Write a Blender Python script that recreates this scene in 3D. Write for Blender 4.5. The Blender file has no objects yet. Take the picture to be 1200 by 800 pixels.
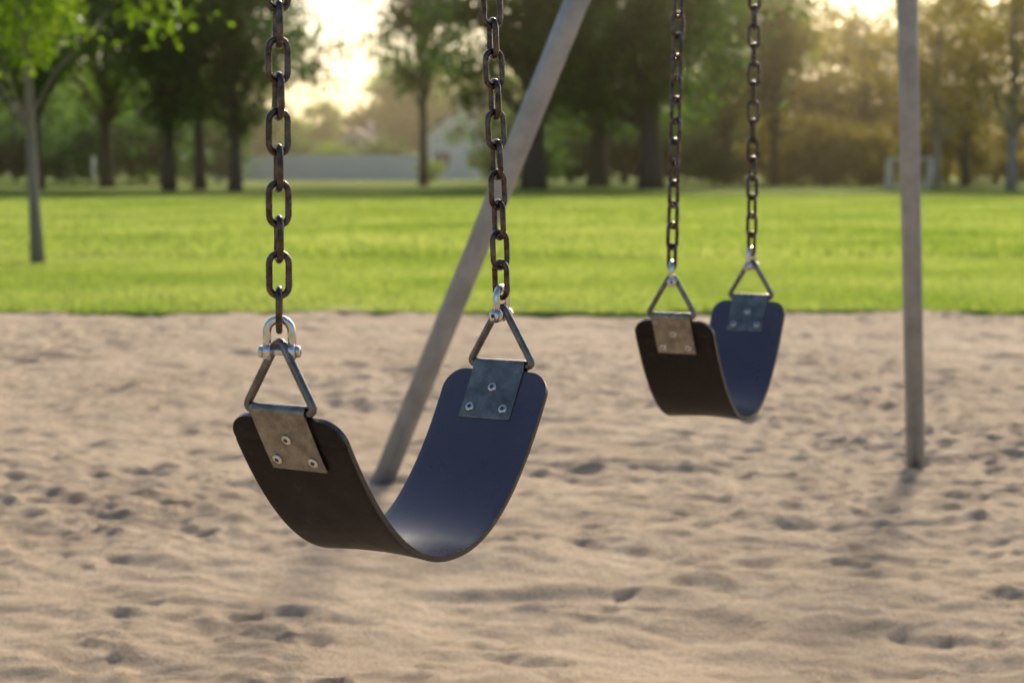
import bpy, math, random
import numpy as np
from mathutils import Vector, Matrix
random.seed(7); RNG=np.random.default_rng(7)
sc=bpy.context.scene
R=math.radians
SUN_AZ, SUN_EL = 16.0, 27.0

# ---------------------------------------------------------------- helpers
def link(o,parent=None):
    sc.collection.objects.link(o)
    if parent: o.parent=parent
    return o
def empty(name,loc=(0,0,0),rot=(0,0,0),parent=None):
    e=bpy.data.objects.new(name,None); e.location=loc; e.rotation_euler=rot; e.empty_display_size=.1
    return link(e,parent)
class MB:
    def __init__(s): s.v=[];s.f=[];s.m=[];s.n=0
    def add(s,v,f,mi=0):
        v=np.asarray(v,float).reshape(-1,3)
        s.v.append(v)
        for q in f: s.f.append(tuple(i+s.n for i in q)); s.m.append(mi)
        s.n+=len(v)
    def mesh(s,name,mats,smooth=True):
        me=bpy.data.meshes.new(name)
        me.from_pydata(np.concatenate(s.v).tolist(),[],s.f)
        for m in mats: me.materials.append(m)
        me.polygons.foreach_set('material_index',s.m)
        me.polygons.foreach_set('use_smooth',[smooth]*len(s.f))
        me.update(); return me
    def obj(s,name,mats,parent=None,smooth=True):
        return link(bpy.data.objects.new(name,s.mesh(name,mats,smooth)),parent)
def tube(pts,rad,sides=8,closed=False,caps=True):
    P=[Vector(p) for p in pts]; n=len(P)
    if not hasattr(rad,'__len__'): rad=[rad]*n
    T=[]
    for i in range(n):
        if closed: t=P[(i+1)%n]-P[i-1]
        else: t=P[min(i+1,n-1)]-P[max(i-1,0)]
        T.append(t.normalized())
    a=Vector((0,0,1)) if abs(T[0].z)<.9 else Vector((1,0,0))
    N=(a-T[0]*a.dot(T[0])).normalized()
    v=[];f=[]
    for i in range(n):
        N=(N-T[i]*N.dot(T[i])).normalized(); B=T[i].cross(N)
        for k in range(sides):
            an=2*math.pi*k/sides
            v.append(P[i]+(N*math.cos(an)+B*math.sin(an))*rad[i])
    m=n if closed else n-1
    for i in range(m):
        j=(i+1)%n
        for k in range(sides):
            l=(k+1)%sides
            f.append((i*sides+k,i*sides+l,j*sides+l,j*sides+k))
    if caps and not closed:
        f.append(tuple(range(sides))[::-1]); f.append(tuple((n-1)*sides+k for k in range(sides)))
    return [tuple(x) for x in v],f
def box(x0,x1,y0,y1,z0,z1):
    v=[(x0,y0,z0),(x1,y0,z0),(x1,y1,z0),(x0,y1,z0),(x0,y0,z1),(x1,y0,z1),(x1,y1,z1),(x0,y1,z1)]
    return v,[(3,2,1,0),(4,5,6,7),(0,1,5,4),(1,2,6,5),(2,3,7,6),(3,0,4,7)]
def vn(x,y,seed=0):
    x=np.asarray(x,float);y=np.asarray(y,float)
    xi=np.floor(x);yi=np.floor(y);fx=x-xi;fy=y-yi
    fx=fx*fx*fx*(fx*(fx*6-15)+10);fy=fy*fy*fy*(fy*(fy*6-15)+10)
    def h(a,b):
        s=np.sin(a*127.1+b*311.7+seed*74.7)*43758.5453
        return s-np.floor(s)
    return (h(xi,yi)*(1-fx)+h(xi+1,yi)*fx)*(1-fy)+(h(xi,yi+1)*(1-fx)+h(xi+1,yi+1)*fx)*fy-.5
def rot2(x,y,a): return x*math.cos(a)-y*math.sin(a), x*math.sin(a)+y*math.cos(a)
def grid_mesh(name,xs,ys,Z,mat,smooth=True):
    nx,ny=len(xs),len(ys); X,Y=np.meshgrid(xs,ys)
    co=np.stack([X,Y,Z],-1).reshape(-1,3).astype(np.float32)
    me=bpy.data.meshes.new(name)
    i=np.arange((ny-1)*(nx-1)); r=i//(nx-1); c=i%(nx-1); a=r*nx+c
    q=np.stack([a,a+1,a+nx+1,a+nx],-1).astype(np.int32)
    fast_mesh(me,co,q)
    me.materials.append(mat)
    me.polygons.foreach_set('use_smooth',[smooth]*len(q)); me.update()
    return me
def fast_mesh(me,co,q):
    k=q.shape[1]
    me.vertices.add(len(co)); me.vertices.foreach_set('co',np.ascontiguousarray(co,np.float32).ravel())
    me.loops.add(q.size); me.loops.foreach_set('vertex_index',np.ascontiguousarray(q,np.int32).ravel())
    me.polygons.add(len(q)); me.polygons.foreach_set('loop_start',np.arange(len(q),dtype=np.int32)*k)
    me.update(calc_edges=True)

# ---------------------------------------------------------------- materials
def newmat(name):
    m=bpy.data.materials.new(name); m.use_nodes=True
    nt=m.node_tree; return m,nt,nt.nodes['Principled BSDF']
def ramp(nt,fac,stops):
    r=nt.nodes.new('ShaderNodeValToRGB'); el=r.color_ramp.elements
    while len(el)<len(stops): el.new(.5)
    for e,(p,c) in zip(el,stops): e.position=p; e.color=(*c,1)
    nt.links.new(fac,r.inputs[0]); return r.outputs[0]
def noise(nt,vec,scale,detail=4,rough=.55):
    n=nt.nodes.new('ShaderNodeTexNoise'); n.inputs['Scale'].default_value=scale
    n.inputs['Detail'].default_value=detail; n.inputs['Roughness'].default_value=rough
    nt.links.new(vec,n.inputs['Vector']); return n.outputs['Fac']
def pos(nt): return nt.nodes.new('ShaderNodeNewGeometry').outputs['Position']
def objc(nt): return nt.nodes.new('ShaderNodeTexCoord').outputs['Object']
def bump(nt,b,h,strength,dist,prev=None):
    n=nt.nodes.new('ShaderNodeBump'); n.inputs['Strength'].default_value=strength; n.inputs['Distance'].default_value=dist
    nt.links.new(h,n.inputs['Height'])
    if prev: nt.links.new(prev,n.inputs['Normal'])
    nt.links.new(n.outputs[0],b.inputs['Normal']); return n.outputs[0]
def mix(nt,a,b,f,mode='MIX'):
    n=nt.nodes.new('ShaderNodeMix'); n.data_type='RGBA'; n.blend_type=mode
    for s,v in ((n.inputs[0],f),(n.inputs[6],a),(n.inputs[7],b)):
        if hasattr(v,'node'): nt.links.new(v,s)
        else: s.default_value=v if not isinstance(v,tuple) else (*v,1)
    return n.outputs[2]

def metal(name,c1,c2,rough,scale=40,metallic=1.0,bs=.15,r2=None):
    m,nt,b=newmat(name); p=objc(nt); n=noise(nt,p,scale,5,.65)
    nt.links.new(ramp(nt,n,[(.35,c1),(.65,c2)]),b.inputs['Base Color'])
    b.inputs['Metallic'].default_value=metallic
    mr=nt.nodes.new('ShaderNodeMapRange'); nt.links.new(noise(nt,p,scale*.6,4),mr.inputs[0])
    mr.inputs[1].default_value=.3;mr.inputs[2].default_value=.7
    mr.inputs[3].default_value=rough; mr.inputs[4].default_value=r2 or rough+.15
    nt.links.new(mr.outputs[0],b.inputs['Roughness'])
    bump(nt,b,noise(nt,p,scale*6,3),bs,.001); return m
M_chain=metal('oxidised_steel',(.045,.034,.031),(.17,.135,.118),.20,90,bs=.3)
M_ring=metal('dark_ring_steel',(.13,.12,.115),(.26,.245,.23),.22,60,bs=.15)
M_zinc=metal('zinc_steel',(.60,.59,.57),(.80,.79,.77),.16,70,bs=.1)
M_plate=metal('zinc_plate',(.17,.165,.15),(.31,.30,.275),.20,55,metallic=.95,bs=.1)
M_pipe=metal('galvanised_pipe',(.26,.30,.35),(.36,.40,.45),.36,14,metallic=.4,bs=.1)
M_hole,nt,b=newmat('bolt_recess'); nb=noise(nt,objc(nt),50); nt.links.new(ramp(nt,nb,[(0,(.02,.02,.02)),(1,(.05,.045,.04))]),b.inputs['Base Color'])

def rubber(name,c1,c2,r0,r1,spec=.5,dustf=.12):
    m,nt,b=newmat(name); p=objc(nt)
    n=noise(nt,p,9,5,.6); d=noise(nt,p,120,3,.7)
    col=ramp(nt,n,[(.3,c1),(.7,c2)])
    dust=ramp(nt,d,[(.60,(0,0,0)),(.78,(.25,.25,.25))])
    col=mix(nt,col,(.14,.12,.11),dust)
    sm=ramp(nt,noise(nt,p,5,6,.7),[(.52,(0,0,0)),(.75,(dustf,dustf,dustf))])
    col=mix(nt,col,(.25,.22,.20),sm)
    nt.links.new(col,b.inputs['Base Color'])
    mr=nt.nodes.new('ShaderNodeMapRange'); nt.links.new(noise(nt,p,22,4),mr.inputs[0])
    mr.inputs[1].default_value=.3;mr.inputs[2].default_value=.7;mr.inputs[3].default_value=r0;mr.inputs[4].default_value=r1
    nt.links.new(mr.outputs[0],b.inputs['Roughness']); b.inputs['Specular IOR Level'].default_value=spec
    bump(nt,b,noise(nt,p,260,3,.6),.12,.001); return m
M_in=rubber('rubber_sky_tint',(.046,.044,.072),(.064,.061,.094),.24,.36,.9)  # inner face: blue sky reflection put into the base colour; belt is one rubber
M_out=rubber('black_rubber',(.0055,.0035,.0038),(.010,.007,.0065),.40,.56,.22,.03)
M_rim=rubber('rubber_edge',(.018,.016,.018),(.03,.027,.028),.22,.3,.8,.05)

# sand
M_sand,nt,b=newmat('sand'); p=pos(nt)
c=ramp(nt,noise(nt,p,.9,6,.6),[(.3,(.73,.56,.40)),(.7,(.86,.69,.51))])
c=mix(nt,c,ramp(nt,noise(nt,p,14,5,.7),[(.35,(.74,.70,.66)),(.6,(1,1,1))]),.7,'MULTIPLY')
spk=ramp(nt,noise(nt,p,130,2,.8),[(.65,(0,0,0)),(.72,(1,1,1))])
c=mix(nt,c,(.20,.14,.10),spk)
grain=ramp(nt,noise(nt,p,420,2,.9),[(.3,(.70,.70,.70)),(.7,(1.12,1.1,1.08))])
c=mix(nt,c,grain,.7,'MULTIPLY')
nt.links.new(c,b.inputs['Base Color']); b.inputs['Roughness'].default_value=.95; b.inputs['Specular IOR Level'].default_value=.2
b1=bump(nt,b,noise(nt,p,26,7,.75),.9,.026); bump(nt,b,noise(nt,p,180,3,.8),.8,.006,b1)

# lawn ground
M_lawn,nt,b=newmat('lawn_ground'); p=pos(nt)
c=ramp(nt,noise(nt,p,.25,6,.6),[(.3,(.19,.27,.045)),(.55,(.27,.35,.065)),(.75,(.36,.41,.10))])
c=mix(nt,c,ramp(nt,noise(nt,p,9,4,.7),[(.3,(.6,.6,.6)),(.7,(1.1,1.1,1.1))]),.8,'MULTIPLY')
nt.links.new(c,b.inputs['Base Color']); b.inputs['Roughness'].default_value=1; b.inputs['Specular IOR Level'].default_value=.05
bump(nt,b,noise(nt,p,12,5,.8),1,.05)

def leafmat(name,stops,trans,tfac=.45,nscale=.5):
    m,nt,b=newmat(name); p=pos(nt)
    g=nt.nodes.new('ShaderNodeNewGeometry')
    n=noise(nt,p,nscale,3,.6)
    a=nt.nodes.new('ShaderNodeMath'); a.operation='MULTIPLY_ADD'; a.inputs[1].default_value=.35
    nt.links.new(g.outputs['Random Per Island'],a.inputs[0]); 
    s=nt.nodes.new('ShaderNodeMath'); s.operation='SUBTRACT'; s.inputs[1].default_value=.17
    nt.links.new(n,s.inputs[0]); nt.links.new(s.outputs[0],a.inputs[2])
    col=ramp(nt,a.outputs[0],stops)
    nt.links.new(col,b.inputs['Base Color']); b.inputs['Roughness'].default_value=.5; b.inputs['Specular IOR Level'].default_value=.3
    t=nt.nodes.new('ShaderNodeBsdfTranslucent')
    nt.links.new(mix(nt,col,trans,1.0,'MULTIPLY'),t.inputs[0])
    mx=nt.nodes.new('ShaderNodeMixShader'); mx.inputs[0].default_value=tfac
    nt.links.new(b.outputs[0],mx.inputs[1]); nt.links.new(t.outputs[0],mx.inputs[2])
    nt.links.new(mx.outputs[0],nt.nodes['Material Output'].inputs[0]); return m
M_blade=leafmat('grass_blade',[(.2,(.18,.27,.045)),(.45,(.285,.38,.07)),(.66,(.47,.52,.17))],(1.35,1.35,1.0),.50,.30)
M_leaf=leafmat('leaf_green',[(.25,(.048,.10,.016)),(.5,(.09,.17,.024)),(.8,(.18,.26,.04))],(2.1,2.2,.9),.52,.35)
M_leafdk=leafmat('leaf_dark',[(.25,(.022,.058,.014)),(.5,(.045,.096,.020)),(.8,(.095,.16,.030))],(1.9,2.2,.9),.47,.35)
M_leafyg=leafmat('leaf_young',[(.25,(.07,.13,.014)),(.5,(.115,.20,.02)),(.8,(.18,.26,.035))],(2.0,1.9,.7),.55,1.0)
M_leafol=leafmat('leaf_olive',[(.25,(.075,.09,.020)),(.5,(.13,.145,.030)),(.8,(.22,.21,.055))],(2.5,1.9,.9),.53,.3)
def barkmat(name,c1,c2):
    m,nt,b=newmat(name); p=objc(nt); mp=nt.nodes.new('ShaderNodeMapping'); mp.inputs['Scale'].default_value=(1,1,.2)
    nt.links.new(p,mp.inputs[0]); n=noise(nt,mp.outputs[0],14,5,.7)
    nt.links.new(ramp(nt,n,[(.3,c1),(.7,c2)]),b.inputs['Base Color']); b.inputs['Roughness'].default_value=.9
    bump(nt,b,n,.8,.02); return m
M_bark=barkmat('bark',(.05,.04,.032),(.13,.105,.085))
M_barkl=barkmat('bark_pale',(.25,.23,.21),(.45,.43,.40))
M_barky=barkmat('bark_young',(.20,.17,.145),(.36,.31,.27))
def flat(name,c1,c2,scale=3,rough=.7,aniso=(1,1,1)):
    m,nt,b=newmat(name); mp=nt.nodes.new('ShaderNodeMapping'); mp.inputs['Scale'].default_value=aniso
    nt.links.new(objc(nt),mp.inputs[0])
    nt.links.new(ramp(nt,noise(nt,mp.outputs[0],scale,5),[(.3,c1),(.7,c2)]),b.inputs['Base Color']); b.inputs['Roughness'].default_value=rough; return m
M_fence=flat('weathered_wood',(.60,.68,.78),(.72,.79,.87),4,.9,(3,1,.4))
M_siding=flat('painted_siding',(.80,.79,.80),(.88,.87,.87),1,.7,(1,1,6))
M_brick=flat('pale_brick',(.56,.45,.41),(.68,.57,.52),5)
M_roof=flat('roof_shingle',(.30,.22,.21),(.40,.31,.29),3,.9)
M_glass,nt,b=newmat('window_glass'); nt.links.new(ramp(nt,noise(nt,objc(nt),2),[(0,(.03,.04,.05)),(1,(.07,.08,.10))]),b.inputs['Base Color']); b.inputs['Roughness'].default_value=.1
M_white=flat('white_paint',(.76,.76,.76),(.86,.86,.86),8,.5)
M_net=flat('net_cord',(.5,.5,.5),(.6,.6,.6),8,.8)

# ---------------------------------------------------------------- sand
def sand_h(X,Y):
    wx=X+.10*vn(X*3,Y*3,31); wy=Y+.10*vn(X*3,Y*3,32)
    patchy=np.clip(.6+1.5*vn(X*.8+9,Y*.8,41),.2,1.25)
    h=.026*vn(X*.9,Y*.9,1)+.018*vn(wx*2.3+4,wy*2.3,2)+.017*vn(wx*4.6,wy*5.2,3)+.018*patchy*vn(wx*10,wy*11,4)
    xr,yr=rot2(wx,wy,.5)
    h+=.011*(np.abs(vn(xr*3.1,yr*9,5))*2)
    xr,yr=rot2(wx,wy,-.8)
    h-=.014*np.abs(vn(xr*7,yr*3,6))
    h+=.017*patchy*vn(wx*21,wy*23,8)+.011*patchy*vn(X*41,Y*39,10)
    return h
xs=np.concatenate([np.arange(-32,-4.2,.4),np.arange(-4.2,4.2,.018),np.arange(4.2,32.1,.4)])
ys=np.concatenate([np.arange(-9,2.6,.2),np.arange(2.6,6.5,.014),np.arange(6.5,12.0,.03)])
X,Y=np.meshgrid(xs,ys); Z=sand_h(X,Y)
fr=np.random.default_rng(3)
for k in range(1700):
    fy=fr.uniform(2.6,11.8); fx=fr.uniform(-4.1,4.1); a=fr.uniform(0,math.pi)
    if fr.random()<.25: L,W=fr.uniform(.10,.15),fr.uniform(.04,.055)
    else: L=fr.uniform(.03,.09); W=L*fr.uniform(.35,1)
    D=fr.uniform(.002,.010)*(1.0 if fr.random()<.92 else 1.5)
    i0,i1=np.searchsorted(ys,[fy-.4,fy+.4]); j0,j1=np.searchsorted(xs,[fx-.4,fx+.4])
    xx,yy=X[i0:i1,j0:j1],Y[i0:i1,j0:j1]
    dx,dy=rot2(xx-fx,yy-fy,a)
    d=np.sqrt((dx/L)**2+(dy/W)**2)+1.9*vn(xx*13,yy*13,9+k%5)+1.2*vn(xx*30,yy*30,3)
    d=np.maximum(d,0)
    Z[i0:i1,j0:j1]+= -D*np.exp(-(d/1.0)**2.0)+D*.6*np.exp(-((d-1.5)/.5)**2)
for k in range(90):
    fy=fr.uniform(2.8,11); fx=fr.uniform(-3.6,3.6); a=fr.uniform(-.6,.9)
    L=fr.uniform(.18,.40); W=fr.uniform(.02,.04); D=fr.uniform(.005,.012)
    i0,i1=np.searchsorted(ys,[fy-.7,fy+.7]); j0,j1=np.searchsorted(xs,[fx-.7,fx+.7])
    xx,yy=X[i0:i1,j0:j1],Y[i0:i1,j0:j1]; dx,dy=rot2(xx-fx,yy-fy,a)
    dy=dy+.25*dx*dx+.03*vn(xx*8,yy*8,k); e=np.exp(-(dx/L)**4)
    Z[i0:i1,j0:j1]+=e*(-D*np.exp(-(dy/W)**2)+D*.7*np.exp(-((np.abs(dy)-2*W)/W)**2))
for (cx,cy) in ((-.13,2.16),(.37,3.59)):
    dx,dy=rot2(X-cx,Y-cy,-R(66)); Z-= .05*np.exp(-((dx/.35)**2+(dy/.9)**2))
Z+=.012*np.exp(-(((X+.47)**2+(Y-5.45)**2)/.012))-.02*np.exp(-(((X-1.24)**2+(Y-5.78)**2)/.02))
link(bpy.data.objects.new('sand',grid_mesh('sand',xs,ys,Z,M_sand)))

# ---------------------------------------------------------------- lawn ground sheet
def edge(x): return 11.6+.10*vn(x*.5,0*x,11)*2+.06*vn(x*2.1,0*x+3,12)*2
xs=np.concatenate([[-2500,-600,-200,-90,-40],np.arange(-34,-9,1.0),np.arange(-9,9,.12),np.arange(9,35,1.0),[40,90,200,600,2500]])
ys=np.concatenate([[-2500,-300,-40,-12],np.arange(-10,11,1.),np.arange(11.1,12.6,.05),np.arange(13,30,.5),np.arange(30,220,4),[300,600,3000]])
X,Y=np.meshgrid(xs,ys)
out=(np.abs(X)>31)|(Y<-8.5)
t=np.clip((Y-edge(X)+.06)/.12,0,1); t=np.where(out,1,t)
Z=-.22+.24*t+ .05*vn(X*.12,Y*.12,13)*np.clip((Y-14)/10,0,1)+.012*vn(X*3,Y*3,14)*t*(np.abs(X)<9)
link(bpy.data.objects.new('grass_ground',grid_mesh('grass_ground',xs,ys,Z,M_lawn)))

# grass blades (instanced patches)
def patch(name,size,n,h0,h1,w):
    r=np.random.default_rng(len(name)+n)
    x=r.uniform(-size/2,size/2,n);y=r.uniform(-size/2,size/2,n)
    h=r.uniform(h0,h1,n)*(1+.6*vn(x*4,y*4,2)); a=r.uniform(0,2*math.pi,n); la=r.uniform(0,2*math.pi,n); l=r.uniform(.1,.7,n)*h
    c,s=np.cos(a)*w/2,np.sin(a)*w/2
    tip=np.stack([x+np.cos(la)*l,y+np.sin(la)*l,h],-1)
    z0=np.zeros(n)-.01
    co=np.stack([np.stack([x-c,y-s,z0],-1),np.stack([x+c,y+s,z0],-1),tip],1).reshape(-1,3)
    q=(np.arange(n)[:,None]*3+np.arange(3)[None,:])
    me=bpy.data.meshes.new(name); fast_mesh(me,co,q); me.materials.append(M_blade); return me
pn=[patch('grass_patch_near_%d'%i,1.0,2000+i,.02,.05,.009) for i in range(3)]
pf=[patch('grass_patch_far_%d'%i,3.0,3000+i,.035,.07,.035) for i in range(2)]
G=empty('grass')
k=0
y=11.66+.5
while y<19:
    hw=.27*y+1.3; x=-hw
    while x<hw:
        k+=1; o=bpy.data.objects.new('grass_tuft_%d'%k,random.choice(pn))
        yy=y+float((edge(np.array([x]))-11.6)[0]) if y<13 else y
        o.location=(x,yy,.018); o.rotation_euler=(0,0,random.choice([0,1,2,3])*math.pi/2+ (0 if y<12.5 else random.uniform(-.1,.1))); o.scale=(1.02,1.02,random.uniform(.75,1.2)); link(o,G); x+=1.0
    y+=1.0
y=19.66+1.0
while y<60:
    hw=.27*y+2; x=-hw
    while x<hw:
        k+=1; o=bpy.data.objects.new('grass_tuft_%d'%k,random.choice(pf))
        o.location=(x,y,.018); o.rotation_euler=(0,0,random.choice([0,1,2,3])*math.pi/2); o.scale=(1.02,1.02,random.uniform(.7,1.2)*(1 if y<45 else .6)); link(o,G); x+=3
    y+=3

# ---------------------------------------------------------------- trees
def make_tree(name,seed,H,cr,base,trunk_r,ncl,nl,leaf,mats,clr=.75,lean=(0,0),top=.5,sides=8,nlimb=26):
    r=np.random.default_rng(seed); mb=MB()
    cz=(H+base)/2; ch=(H-base)/2
    tp=[];tr=[]
    for i in range(9):
        t=i/8; z=t*H*.86
        tp.append((lean[0]*t+ .12*trunk_r*6*math.sin(t*5+seed)*t, lean[1]*t+.1*trunk_r*6*math.cos(t*4+seed)*t, z-.15*(i==0)))
        tr.append(trunk_r*(1.35 if i==0 else 1.0)*(1-t)**.8+trunk_r*.08)
    v,f=tube(tp,tr,sides); mb.add(v,f,0)
    C=[]
    while len(C)<ncl:
        d=r.normal(size=3); d/=np.linalg.norm(d); rad=r.random()**(1/2.4)
        q=d*rad
        k=.80+.42*math.sin(d[0]*3.1+seed)*math.cos(d[1]*2.7+seed*2)+.18*math.sin(d[2]*5+seed*3)
        w=1.0-.35*max(0,q[2])**1.5*(1-top)*2
        C.append((lean[0]*.7+q[0]*cr*k*w, lean[1]*.7+q[1]*cr*k*w, cz+q[2]*ch))
    C=np.array(C)
    nb=min(ncl,nlimb)
    for i in range(nb):
        c=C[i]; t=min(.85,max(.22,(c[2]-ch*.55)/(H*.86)*(.75))); j=t*8; a=int(j); fr_=j-a
        p0=np.array(tp[a])*(1-fr_)+np.array(tp[min(a+1,8)])*fr_
        r0=(tr[a]*(1-fr_)+tr[min(a+1,8)]*fr_)*.42
        m=p0*.5+c*.5+np.array([0,0,(c[2]-p0[2])*.12+.04*H*r.uniform(-.5,1)])+r.normal(size=3)*.03*cr
        pts=[p0,(p0+m)/2+r.normal(size=3)*.02*cr,m,(m+c)/2+r.normal(size=3)*.03*cr,c]
        v,f=tube(pts,[r0,r0*.75,r0*.5,r0*.3,r0*.1],5); mb.add(v,f,0)
        for s in range(2):
            e=C[r.integers(ncl)]; e=m+(e-m)*.35
            v,f=tube([m,(m+e)/2+r.normal(size=3)*.03*cr,e],[r0*.4,r0*.22,r0*.06],4); mb.add(v,f,0)
    wv=np.concatenate(mb.v)
    sz=r.uniform(.6,1.3,ncl)*clr
    idx=r.integers(0,ncl,ncl*nl)
    P=C[idx]+r.normal(size=(ncl*nl,3))*sz[idx][:,None]*np.array([.55,.55,.36])
    P[:,2]=np.where(P[:,2]<base*.75,base*.75+r.random(len(P))*.8,P[:,2])
    n=len(P)
    A=r.normal(size=(n,3)); A/=np.linalg.norm(A,axis=1)[:,None]
    Bv=np.cross(A,r.normal(size=(n,3))); Bv/=np.linalg.norm(Bv,axis=1)[:,None]
    s=leaf*r.uniform(.6,1.25,n)[:,None]
    lv=np.stack([P-A*s*.5,P+Bv*s*.30-A*s*.02,P+A*s*.55,P-Bv*s*.30-A*s*.02],1).reshape(-1,3)
    me=bpy.data.meshes.new(name)
    nv=len(wv); faces=mb.f
    lt=[len(q) for q in faces]; li=[i for q in faces for i in q]
    lq=(np.arange(n*4)+nv)
    me.vertices.add(nv+n*4); me.vertices.foreach_set('co',np.concatenate([wv,lv]).astype(np.float32).ravel())
    allidx=np.concatenate([np.array(li),lq]).astype(np.int32)
    starts=np.concatenate([np.cumsum([0]+lt[:-1]),len(li)+np.arange(n)*4]).astype(np.int32)
    me.loops.add(len(allidx)); me.loops.foreach_set('vertex_index',allidx)
    me.polygons.add(len(starts)); me.polygons.foreach_set('loop_start',starts)
    me.polygons.foreach_set('material_index',np.concatenate([np.zeros(len(faces)),np.ones(n)]).astype(np.int32))
    me.polygons.foreach_set('use_smooth',np.concatenate([np.ones(len(faces)),np.zeros(n)]).astype(bool))
    for m in mats: me.materials.append(m)
    me.update(calc_edges=True); me.validate(); return me
def shrub_mesh(name,seed,mats,leaf=.19):
    return make_tree(name,seed,3.0,2.2,.15,.06,50,80,leaf,mats,.6,top=1,sides=5,nlimb=12)
T_dk1=make_tree('maple_dark_a',1,12.5,4.5,2.5,.24,130,88,.27,[M_bark,M_leafdk],1.0)
T_dk2=make_tree('maple_dark_b',2,13.5,4.1,2.8,.22,125,88,.27,[M_bark,M_leafdk],.95)
T_gr1=make_tree('maple_green_a',3,12.5,4.8,2.9,.26,130,88,.27,[M_bark,M_leaf],1.0)
T_oak=make_tree('oak_a',4,13.0,6.2,2.8,.46,190,90,.27,[M_bark,M_leafdk],1.05)
T_oak2=make_tree('oak_b',9,12.5,6.0,2.7,.44,185,90,.27,[M_bark,M_leafdk],1.05)
T_ol1=make_tree('ash_olive_a',5,12.0,4.6,2.4,.22,95,66,.26,[M_bark,M_leafol],.9)
T_ol2=make_tree('ash_olive_b',6,11.5,4.2,2.6,.20,82,66,.26,[M_barkl,M_leafol],.9)
T_far=make_tree('far_a',7,10.5,5.0,1.0,.3,90,55,.55,[M_bark,M_leaf],1.2,nlimb=12)
T_far2=make_tree('far_b',8,10.5,5.0,.8,.3,90,45,.5,[M_bark,M_leafol],1.2,nlimb=12)
S_1=shrub_mesh('shrub_a',21,[M_bark,M_leafdk]); S_2=shrub_mesh('shrub_b',22,[M_bark,M_leafol]); S_3=shrub_mesh('shrub_c',23,[M_bark,M_leafyg])
def place(me,name,x,y,s=1,sz=None,parent=None,rot=None):
    o=bpy.data.objects.new(name,me); o.location=(x,y,0); o.rotation_euler=(0,0,random.uniform(0,6.28) if rot is None else rot)
    o.scale=(s,s,sz or s); return link(o,parent)
F=2230.
def at(px,Y): return (px-600)/F*Y
for me,px,Yd,s in ((T_dk1,200,74,1.0),(T_dk2,236,77,1.0),(T_dk1,277,72,.90),(T_gr1,45,78,1.05),(T_gr1,128,86,1.1),(T_dk2,-40,72,1.0),(T_gr1,-130,80,1.0)):
    place(me,'maple_tree',at(px,Yd),Yd,s)
for me,px,Yd,s in ((T_oak,625,79,1.0),(T_oak2,762,78,1.0),(T_oak,700,93,1.0)): place(me,'oak_tree',at(px,Yd),Yd,s)
place(T_dk2,'maple_tree',at(497,92),92,.92,1.3)
place(T_gr1,'maple_tree',at(850,98),98,1.0)
for me,px,Yd,s in ((T_ol1,905,96,1.0),(T_ol2,955,118,1.0),(T_ol1,1010,108,.95),(T_ol2,1060,112,.95),(T_ol2,1095,84,.85),(T_ol1,1128,92,.92),(T_ol2,1182,76,.95),(T_ol1,1240,84,1.0),(T_ol1,1330,80,1.0)):
    place(me,'ash_tree',at(px,Yd),Yd,s)
TL=empty('distant_tree_line')
r=random.Random(4)
px=-260
while px<1480:
    Yd=r.uniform(182,200)
    me=T_far if px<880 else T_far2
    s=r.uniform(.9,1.25)
    if 330<px<450: s*=.62
    if px>860: s*=.76
    place(me,'tree_%d'%px,at(px,Yd),Yd,s,parent=TL)
    px+=40
px=-200
while px<1420:
    if not(275<px<610):
        Yd=r.uniform(112,130); place(T_far if px<880 else T_far2,'tree_b%d'%px,at(px,Yd),Yd,r.uniform(.6,.85)*(1 if px<860 else .85),parent=TL)
    px+=62
US=empty('undergrowth')
px=-150
while px<1400:
    Yd=r.uniform(96,110); s=r.uniform(.9,1.5)
    if not(290<px<590): place(S_1 if px<860 else S_2,'bush_%d'%px,at(px,Yd),Yd,s,parent=US)
    px+=34
for me,px,Yd,s in ((S_3,505,120,.5),(S_3,580,118,.6),(S_2,1010,92,1.0),(S_2,965,95,1.15),(S_1,835,90,.6),(S_3,395,140,1.0),(S_1,350,142,1.1),(S_1,450,141,1.1)):
    place(me,'shrub',at(px,Yd),Yd,s)
T_y=make_tree('young_linden',31,5.0,1.45,1.75,.054,64,130,.085,[M_barky,M_leafyg],.36,lean=(.02,0),nlimb=18)
o=place(T_y,'young_linden_tree',at(45,17.5),17.5,1,rot=0); o.rotation_euler=(0,R(-2.6),0)

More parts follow.
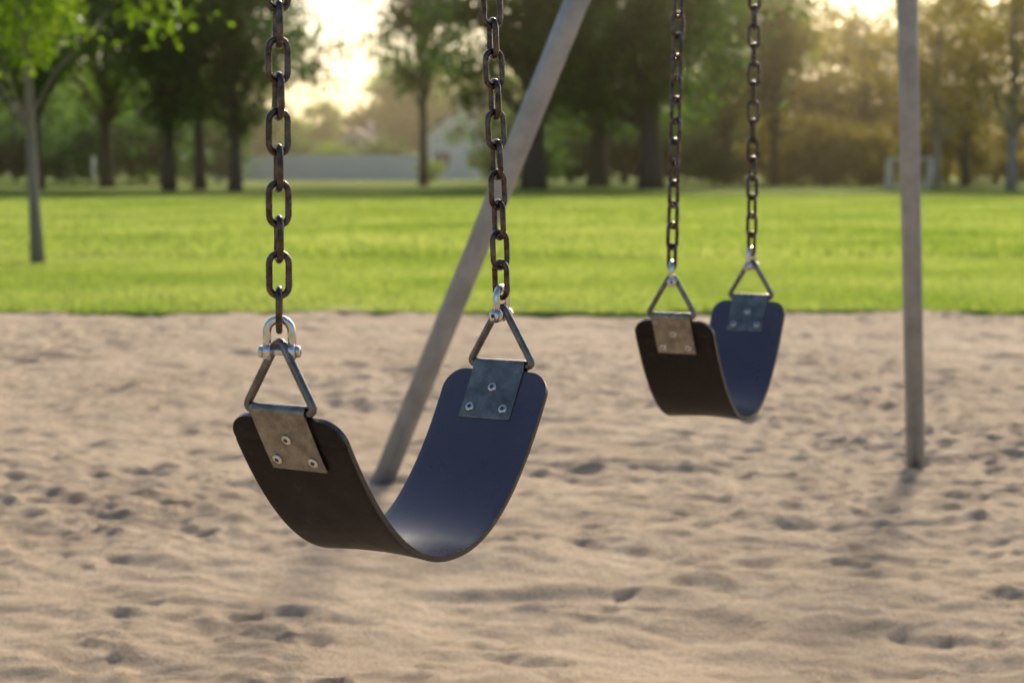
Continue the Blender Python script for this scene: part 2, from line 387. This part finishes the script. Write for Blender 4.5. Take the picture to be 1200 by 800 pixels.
# ---------------------------------------------------------------- fence, houses, goal, post
mb=MB(); x=at(250,134); rr=random.Random(2)
x1=at(505,134)
while x<x1:
    h=1.8+rr.uniform(-.02,.02); v,f=box(x,x+.14,134,134.02,.05,h); mb.add(v,f); x+=.15
x=at(250,134)
while x<x1+.1:
    v,f=box(x,x+.1,134.065,134.165,0,1.92); mb.add(v,f); x+=2.4
for z in (.35,1.45):
    v,f=box(at(250,134),x1,134.022,134.06,z,z+.09); mb.add(v,f)
mb.obj('wooden_fence',[M_fence],smooth=False)
def house(name,x0,x1,y0,depth,wall,eave,ridge,mat):
    H=empty(name,((x0+x1)/2,y0,0)); w=(x1-x0)/2
    mb=MB(); v=[(-w,0,0),(w,0,0),(w,0,eave),(0,0,ridge),(-w,0,eave),(-w,depth,0),(w,depth,0),(w,depth,eave),(0,depth,ridge),(-w,depth,eave)]
    mb.add(v,[(0,1,2,3,4),(9,8,7,6,5),(1,6,7,2),(0,4,9,5)]); mb.obj('walls',[mat],H,False)
    mb=MB(); sl=(ridge-eave)/w; o=.35
    for sg in (-1,1):
        a=[(0,-o,ridge+.22),(sg*(w+o),-o,eave-sl*o+.22),(sg*(w+o),depth+o,eave-sl*o+.22),(0,depth+o,ridge+.22)]
        b_=[(p[0],p[1],p[2]-.20) for p in a]
        mb.add(a+b_,[(0,1,2,3),(7,6,5,4),(0,4,5,1),(1,5,6,2),(2,6,7,3)])
    mb.obj('roof',[M_roof],H,False)
    mb=MB(); mg=MB()
    for cx,cz,ww,hh in ((-w*.5,1.5,1.2,1.2),(w*.5,1.5,1.4,1.2),(0,eave+.4,1.0,.9)):
        v,f=box(cx-ww/2-.08,cx+ww/2+.08,-.05,-.004,cz-hh/2-.08,cz+hh/2+.08); mb.add(v,f)
        for s in (-1,1):
            v,f=box(cx+s*ww/4-ww/4+.03,cx+s*ww/4+ww/4-.03,-.07,-.052,cz-hh/2,cz+hh/2); mg.add(v,f)
    mb.obj('window_frames',[M_white],H,False); mg.obj('window_panes',[M_glass],H,False)
    mb=MB(); v,f=box(-.45,.45,-.06,-.004,0,2.05); mb.add(v,f); mb.obj('door',[M_white],H,False)
    mb=MB(); v,f=box(w*.35,w*.35+.6,depth*.5,depth*.5+.6,eave,ridge+.9); mb.add(v,f); mb.obj('chimney',[M_brick],H,False)
house('suburban_house',at(498,150),at(580,150),150,9,None,3.3,5.6,M_siding)
house('brick_house',at(382,168),at(448,168),168,9,None,2.6,4.2,M_brick)
gx0,gx1,gy=at(1041,82),at(1089,82),82
mb=MB(); gh=1.28
for p in ([(gx0,gy,0),(gx0,gy,gh)],[(gx1,gy,0),(gx1,gy,gh)],[(gx0-.035,gy,gh),(gx1+.035,gy,gh)],[(gx0,gy,gh),(gx0,gy+.5,gh),(gx0,gy+1,0.03),(gx0,gy,.03)],[(gx1,gy,gh),(gx1,gy+.5,gh),(gx1,gy+1,.03),(gx1,gy,.03)],[(gx0,gy+1,.03),(gx1,gy+1,.03)]):
    v,f=tube(p,.065,8); mb.add(v,f)
for i in range(12):
    t=gx0+(gx1-gx0)*i/11; v,f=tube([(t,gy+.5,gh),(t,gy+1,.03)],.006,4); mb.add(v,f,1)
for i in range(9):
    t=i/8; v,f=tube([(gx0,gy+.5+.5*t,gh*(1-t)+.03*t),(gx1,gy+.5+.5*t,gh*(1-t)+.03*t)],.006,4); mb.add(v,f,1)
mb.obj('soccer_goal',[M_white,M_net])
mb=MB(); px_=at(112,92)
v,f=tube([(px_,92,0),(px_,92,1.35)],.09,10); mb.add(v,f); v,f=tube([(px_,92,1.35),(px_,92,1.42),(px_,92,1.46)],[.12,.12,.05],10); mb.add(v,f); mb.obj('marker_post',[M_white])

# ---------------------------------------------------------------- swing frame
BH=3.05
def beam_pt(y): return Vector((-.16+(y-2.158)*.397,y,BH))
SF=empty('swing_frame')
A1=beam_pt(4.70); A0=beam_pt(-.9)
ext=(A1-A0).normalized()*.08
mb=MB(); v,f=tube([A0-ext,A1+ext],.038,24); mb.add(v,f); mb.obj('top_beam',[M_pipe],SF)
feet=[(Vector((-.475,5.47,-.25)),A1+Vector((.01,0,0))),(Vector((1.262,5.86,-.25)),A1+Vector((.05,0,0))),(Vector((-2.3,-1.9,-.25)),A0),(Vector((-.75,-2.1,-.25)),A0)]
for i,(ft,ap) in enumerate(feet):
    mb=MB(); v,f=tube([ft,ap-Vector((0,0,.02))],.032 if i%2==0 else .0285,24); mb.add(v,f); mb.obj('leg_%d'%(i+1),[M_pipe],SF)
for i,a in enumerate((A0,A1)):
    mb=MB(); d=ext.normalized(); v,f=tube([a-d*.09,a+d*.09],.05,20); mb.add(v,f); mb.obj('end_clamp_%d'%(i+1),[M_pipe],SF)

# ---------------------------------------------------------------- swings
HALF,DEP,PW=.210,.178,2.2
TILT=0.0
tx=np.linspace(-HALF,HALF,2001)
def setprof(dep,tilt):
    global DEP,TILT,ts,LEN
    DEP=dep; TILT=tilt
    tz=DEP*np.abs(tx/HALF)**PW+TILT*tx
    ts=np.concatenate([[0],np.cumsum(np.hypot(np.diff(tx),np.diff(tz)))]); LEN=ts[-1]
def bz(x): return DEP*abs(x/HALF)**PW+TILT*x
def at_s(s):
    x=float(np.interp(s,ts,tx)); e=1e-3
    x2=float(np.interp(min(s+e,LEN),ts,tx)); x1=float(np.interp(max(s-e,0),ts,tx))
    T=Vector((x2-x1,0,bz(x2)-bz(x1))).normalized(); Nn=Vector((-T.z,0,T.x))
    return Vector((x,0,bz(x))),T,Nn
def build_swing(name,c,ang,zbase,twists,tilt,dep,cbase):
    setprof(dep,tilt)
    S=empty(name,(c[0],c[1],zbase),(0,0,ang))
    W=.075; r=.028; ns=90; nw=15
    svals=list(np.unique(np.concatenate([r*(1-np.cos(np.linspace(0,math.pi/2,10))),np.linspace(r,LEN-r,ns),LEN-r*(1-np.cos(np.linspace(0,math.pi/2,10)))])))
    v=[];f=[]
    for s in svals:
        p,T,Nn=at_s(s); e=min(s,LEN-s); hw=W if e>=r else W-r+math.sqrt(max(0,r*r-(r-e)**2))
        for j in range(nw):
            y=hw*(-1+2*j/(nw-1)); sag=-.004*(1-(y/W)**2)*math.sin(math.pi*s/LEN)
            q=p+Nn*(sag*-1); v.append((q.x,y,q.z))
    for i in range(len(svals)-1):
        for j in range(nw-1): f.append((i*nw+j,(i+1)*nw+j,(i+1)*nw+j+1,i*nw+j+1))
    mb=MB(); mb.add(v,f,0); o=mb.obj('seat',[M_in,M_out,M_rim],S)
    me=o.data
    if me.polygons[len(me.polygons)//2].normal.z<0: me.flip_normals()
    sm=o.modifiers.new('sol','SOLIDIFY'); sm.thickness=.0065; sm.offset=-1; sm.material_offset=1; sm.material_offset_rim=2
    bv=o.modifiers.new('bev','BEVEL'); bv.width=.0018; bv.segments=3; bv.limit_method='ANGLE'; bv.angle_limit=R(50)
    TH=.0065
    for side in (0,1):
        sg=-1 if side==0 else 1
        ps,T,Nn=at_s(0 if side==0 else LEN)
        if side==0: T=-T
        mid=ps-Nn*(TH/2)
        bar=mid+T*.008
        prof=[]
        for e in np.linspace(.066,.0,7):
            p,t2,n2=at_s(e if side==0 else LEN-e); prof.append(p+n2*.0016)
        for a in np.linspace(0,math.pi,13):
            prof.append(bar+Nn*math.cos(a)*.0066+T*math.sin(a)*.0066)
        for e in np.linspace(.0,.066,7):
            p,t2,n2=at_s(e if side==0 else LEN-e); prof.append(p-n2*(TH+.0016))
        pv=[];pf=[]; hw=.0365
        for q in prof:
            for y in (-hw,-hw/3,hw/3,hw): pv.append((q.x,y,q.z))
        for i in range(len(prof)-1):
            for j in range(3): pf.append((i*4+j,(i+1)*4+j,(i+1)*4+j+1,i*4+j+1))
        mb=MB(); mb.add(pv,pf); o=mb.obj('clamp_plate_%d'%(side+1),[M_plate],S)
        sm=o.modifiers.new('sol','SOLIDIFY'); sm.thickness=.0024; sm.offset=0
        bv=o.modifiers.new('bev','BEVEL'); bv.width=.0007; bv.segments=2; bv.limit_method='ANGLE'; bv.angle_limit=R(60)
        mb=MB()
        for (e,y) in ((.024,0),(.052,-.024),(.052,.024)):
            p,t2,n2=at_s(e if side==0 else LEN-e)
            for off,d in ((.0028,1),(-(TH+.0028),-1)):
                base=p+n2*off; base=Vector((base.x,y,base.z))
                v,f=tube([base,base+n2*d*.0016,base+n2*d*.0024],[.0062,.0058,.0046],18); mb.add(v,f,0)
                v,f=tube([base+n2*d*.0020,base+n2*d*.0027],[.0026,.0026],12); mb.add(v,f,1)
        mb.obj('rivets_%d'%(side+1),[M_zinc,M_hole],S)
        zr=bar.z; hh=.078; bw=.0475
        corners=[Vector((bar.x,-bw,zr)),Vector((bar.x,bw,zr)),Vector((bar.x,0,zr+hh))]
        pts=[]
        for i in range(3):
            P0,P1,P2=corners[i-1],corners[i],corners[(i+1)%3]
            rc=.013
            a=P1+(P0-P1).normalized()*rc; b2=P1+(P2-P1).normalized()*rc
            for t in np.linspace(0,1,7):
                pts.append(a*(1-t)**2+P1*2*t*(1-t)+b2*t*t)
            for t in (.25,.5,.75):
                nxt=P2+(P1-P2).normalized()*rc
                pts.append(b2*(1-t)+nxt*t)
        mb=MB(); v,f=tube(pts,.0047,12,closed=True); mb.add(v,f); mb.obj('triangle_ring_%d'%(side+1),[M_ring],S)
        apex=zr+hh-.0065
        pz=apex-.0045-.0045
        d=Vector((math.cos(twists[side]),math.sin(twists[side]),0))
        cc=Vector((bar.x,0,pz)); sw=.0130; wr_=.0045
        mb=MB(); pts=[cc+d*sw+Vector((0,0,-.002)),cc+d*sw+Vector((0,0,.014))]
        for a in np.linspace(.2,math.pi-.2,9): pts.append(cc+d*math.cos(a)*sw+Vector((0,0,.021+math.sin(a)*sw)))
        pts+= [cc-d*sw+Vector((0,0,.014)),cc-d*sw+Vector((0,0,-.002))]
        v,f=tube(pts,wr_,12); mb.add(v,f)
        for s_ in (-1,1):
            e=cc+d*sw*s_
            v,f=tube([e-d*.0038*s_,e+d*.0038*s_],[.0088,.0088],20); mb.add(v,f)
            v,f=tube([e+d*.0038*s_,e+d*.0078*s_,e+d*.0092*s_],[.0066,.0064,.0048],16); mb.add(v,f)
            v,f=tube([e+d*.0080*s_,e+d*.0096*s_],[.0026,.0026],10); mb.add(v,f,1)
        v,f=tube([cc-d*sw,cc+d*sw],.0042,12); mb.add(v,f)
        mb.obj('shackle_%d'%(side+1),[M_zinc,M_hole],S)
        z0=pz+.021+sw-wr_
        start=Vector((bar.x,0,z0-.001))
        wy=c[1]+ (sg*HALF)*math.sin(ang); tb=beam_pt(wy)-Vector((c[0],c[1],zbase)); tb=Matrix.Rotation(-ang,3,'Z')@tb; tb.z-=.06
        dirv=(tb-start); Lc=dirv.length; dirv.normalize()
        pitch=.0368; n=int(Lc/pitch); hl=.0120; rr=.0102; wr=.0036
        mb=MB(); rg=random.Random(side+int(c[1]*10))
        q=Vector((0,0,1)).rotation_difference(dirv).to_matrix()
        base_a=-ang+cbase[side]+math.pi/2
        for i in range(n):
            cen=start+dirv*(hl+rr-wr+ i*pitch- .0035)
            a=base_a+(i%2)*math.pi/2+rg.uniform(-.10,.10)+.22*math.sin(i*.27+side*2)
            ux=Vector((math.cos(a),math.sin(a),0)); pts=[]
            for t in np.linspace(0,math.pi,9): pts.append(cen+q@(ux*math.cos(t)*rr+Vector((0,0,hl+math.sin(t)*rr))))
            for t in np.linspace(math.pi,2*math.pi,9): pts.append(cen+q@(ux*math.cos(t)*rr+Vector((0,0,-hl+math.sin(t)*rr))))
            v,f=tube(pts,wr,9,closed=True); mb.add(v,f)
        mb.obj('chain_%d'%(side+1),[M_chain],S)
        hb=tb+Vector((0,0,.06)); mb=MB(); pts=[]
        for t in np.linspace(0,2*math.pi,20,endpoint=False): pts.append(hb+Vector((math.cos(t)*0,math.cos(t)*.046,math.sin(t)*.052-.006)))
        v,f=tube(pts,.006,8,closed=True); mb.add(v,f); mb.obj('hanger_%d'%(side+1),[M_zinc],S)
    return S
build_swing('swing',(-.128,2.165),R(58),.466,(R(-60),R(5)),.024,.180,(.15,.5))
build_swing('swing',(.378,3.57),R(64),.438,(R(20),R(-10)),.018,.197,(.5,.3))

# ---------------------------------------------------------------- haze (thin evening air over the far side of the park)
mb=MB(); v,f=box(-120,160,50,180,-1,45); mb.add(v,f)
Mh=bpy.data.materials.new('haze'); Mh.use_nodes=True; nt=Mh.node_tree; nt.nodes.remove(nt.nodes['Principled BSDF'])
vs=nt.nodes.new('ShaderNodeVolumeScatter'); vs.inputs['Color'].default_value=(1,.80,.52,1); vs.inputs['Density'].default_value=.0030; vs.inputs['Anisotropy'].default_value=.93
nt.links.new(vs.outputs[0],nt.nodes['Material Output'].inputs['Volume'])
mb.obj('haze',[Mh],smooth=False)

# ---------------------------------------------------------------- light
w=bpy.data.worlds.new('World'); sc.world=w; w.use_nodes=True; nt=w.node_tree
sky=nt.nodes.new('ShaderNodeTexSky'); sky.sky_type='NISHITA'; sky.sun_disc=False
sky.sun_elevation=R(SUN_EL); sky.sun_rotation=R(SUN_AZ); sky.air_density=1.0; sky.dust_density=3.0; sky.ozone_density=1.0
bg=nt.nodes['Background']; bg.inputs[1].default_value=.15; nt.links.new(sky.outputs[0],bg.inputs[0])
L=bpy.data.lights.new('sun','SUN'); L.energy=5; L.angle=R(7); L.color=(1,.86,.66)
s=Vector((math.sin(R(SUN_AZ))*math.cos(R(SUN_EL)),math.cos(R(SUN_AZ))*math.cos(R(SUN_EL)),math.sin(R(SUN_EL))))
lo=link(bpy.data.objects.new('sun',L)); lo.rotation_euler=(-s).to_track_quat('-Z','Y').to_euler(); lo.location=(10,30,20)

# ---------------------------------------------------------------- camera
cd=bpy.data.cameras.new('camera'); cam=link(bpy.data.objects.new('camera',cd)); cam.location=(0,0,.90)
cam.rotation_euler=(R(90-5.2),0,0); cd.lens=67; cd.sensor_width=36; cd.clip_end=5000; cd.clip_start=.05
cd.dof.use_dof=True; cd.dof.focus_distance=2.22; cd.dof.aperture_fstop=6.3; cd.dof.aperture_blades=9
sc.camera=cam
sc.view_settings.view_transform='Standard'; sc.view_settings.look='None'; sc.view_settings.exposure=0
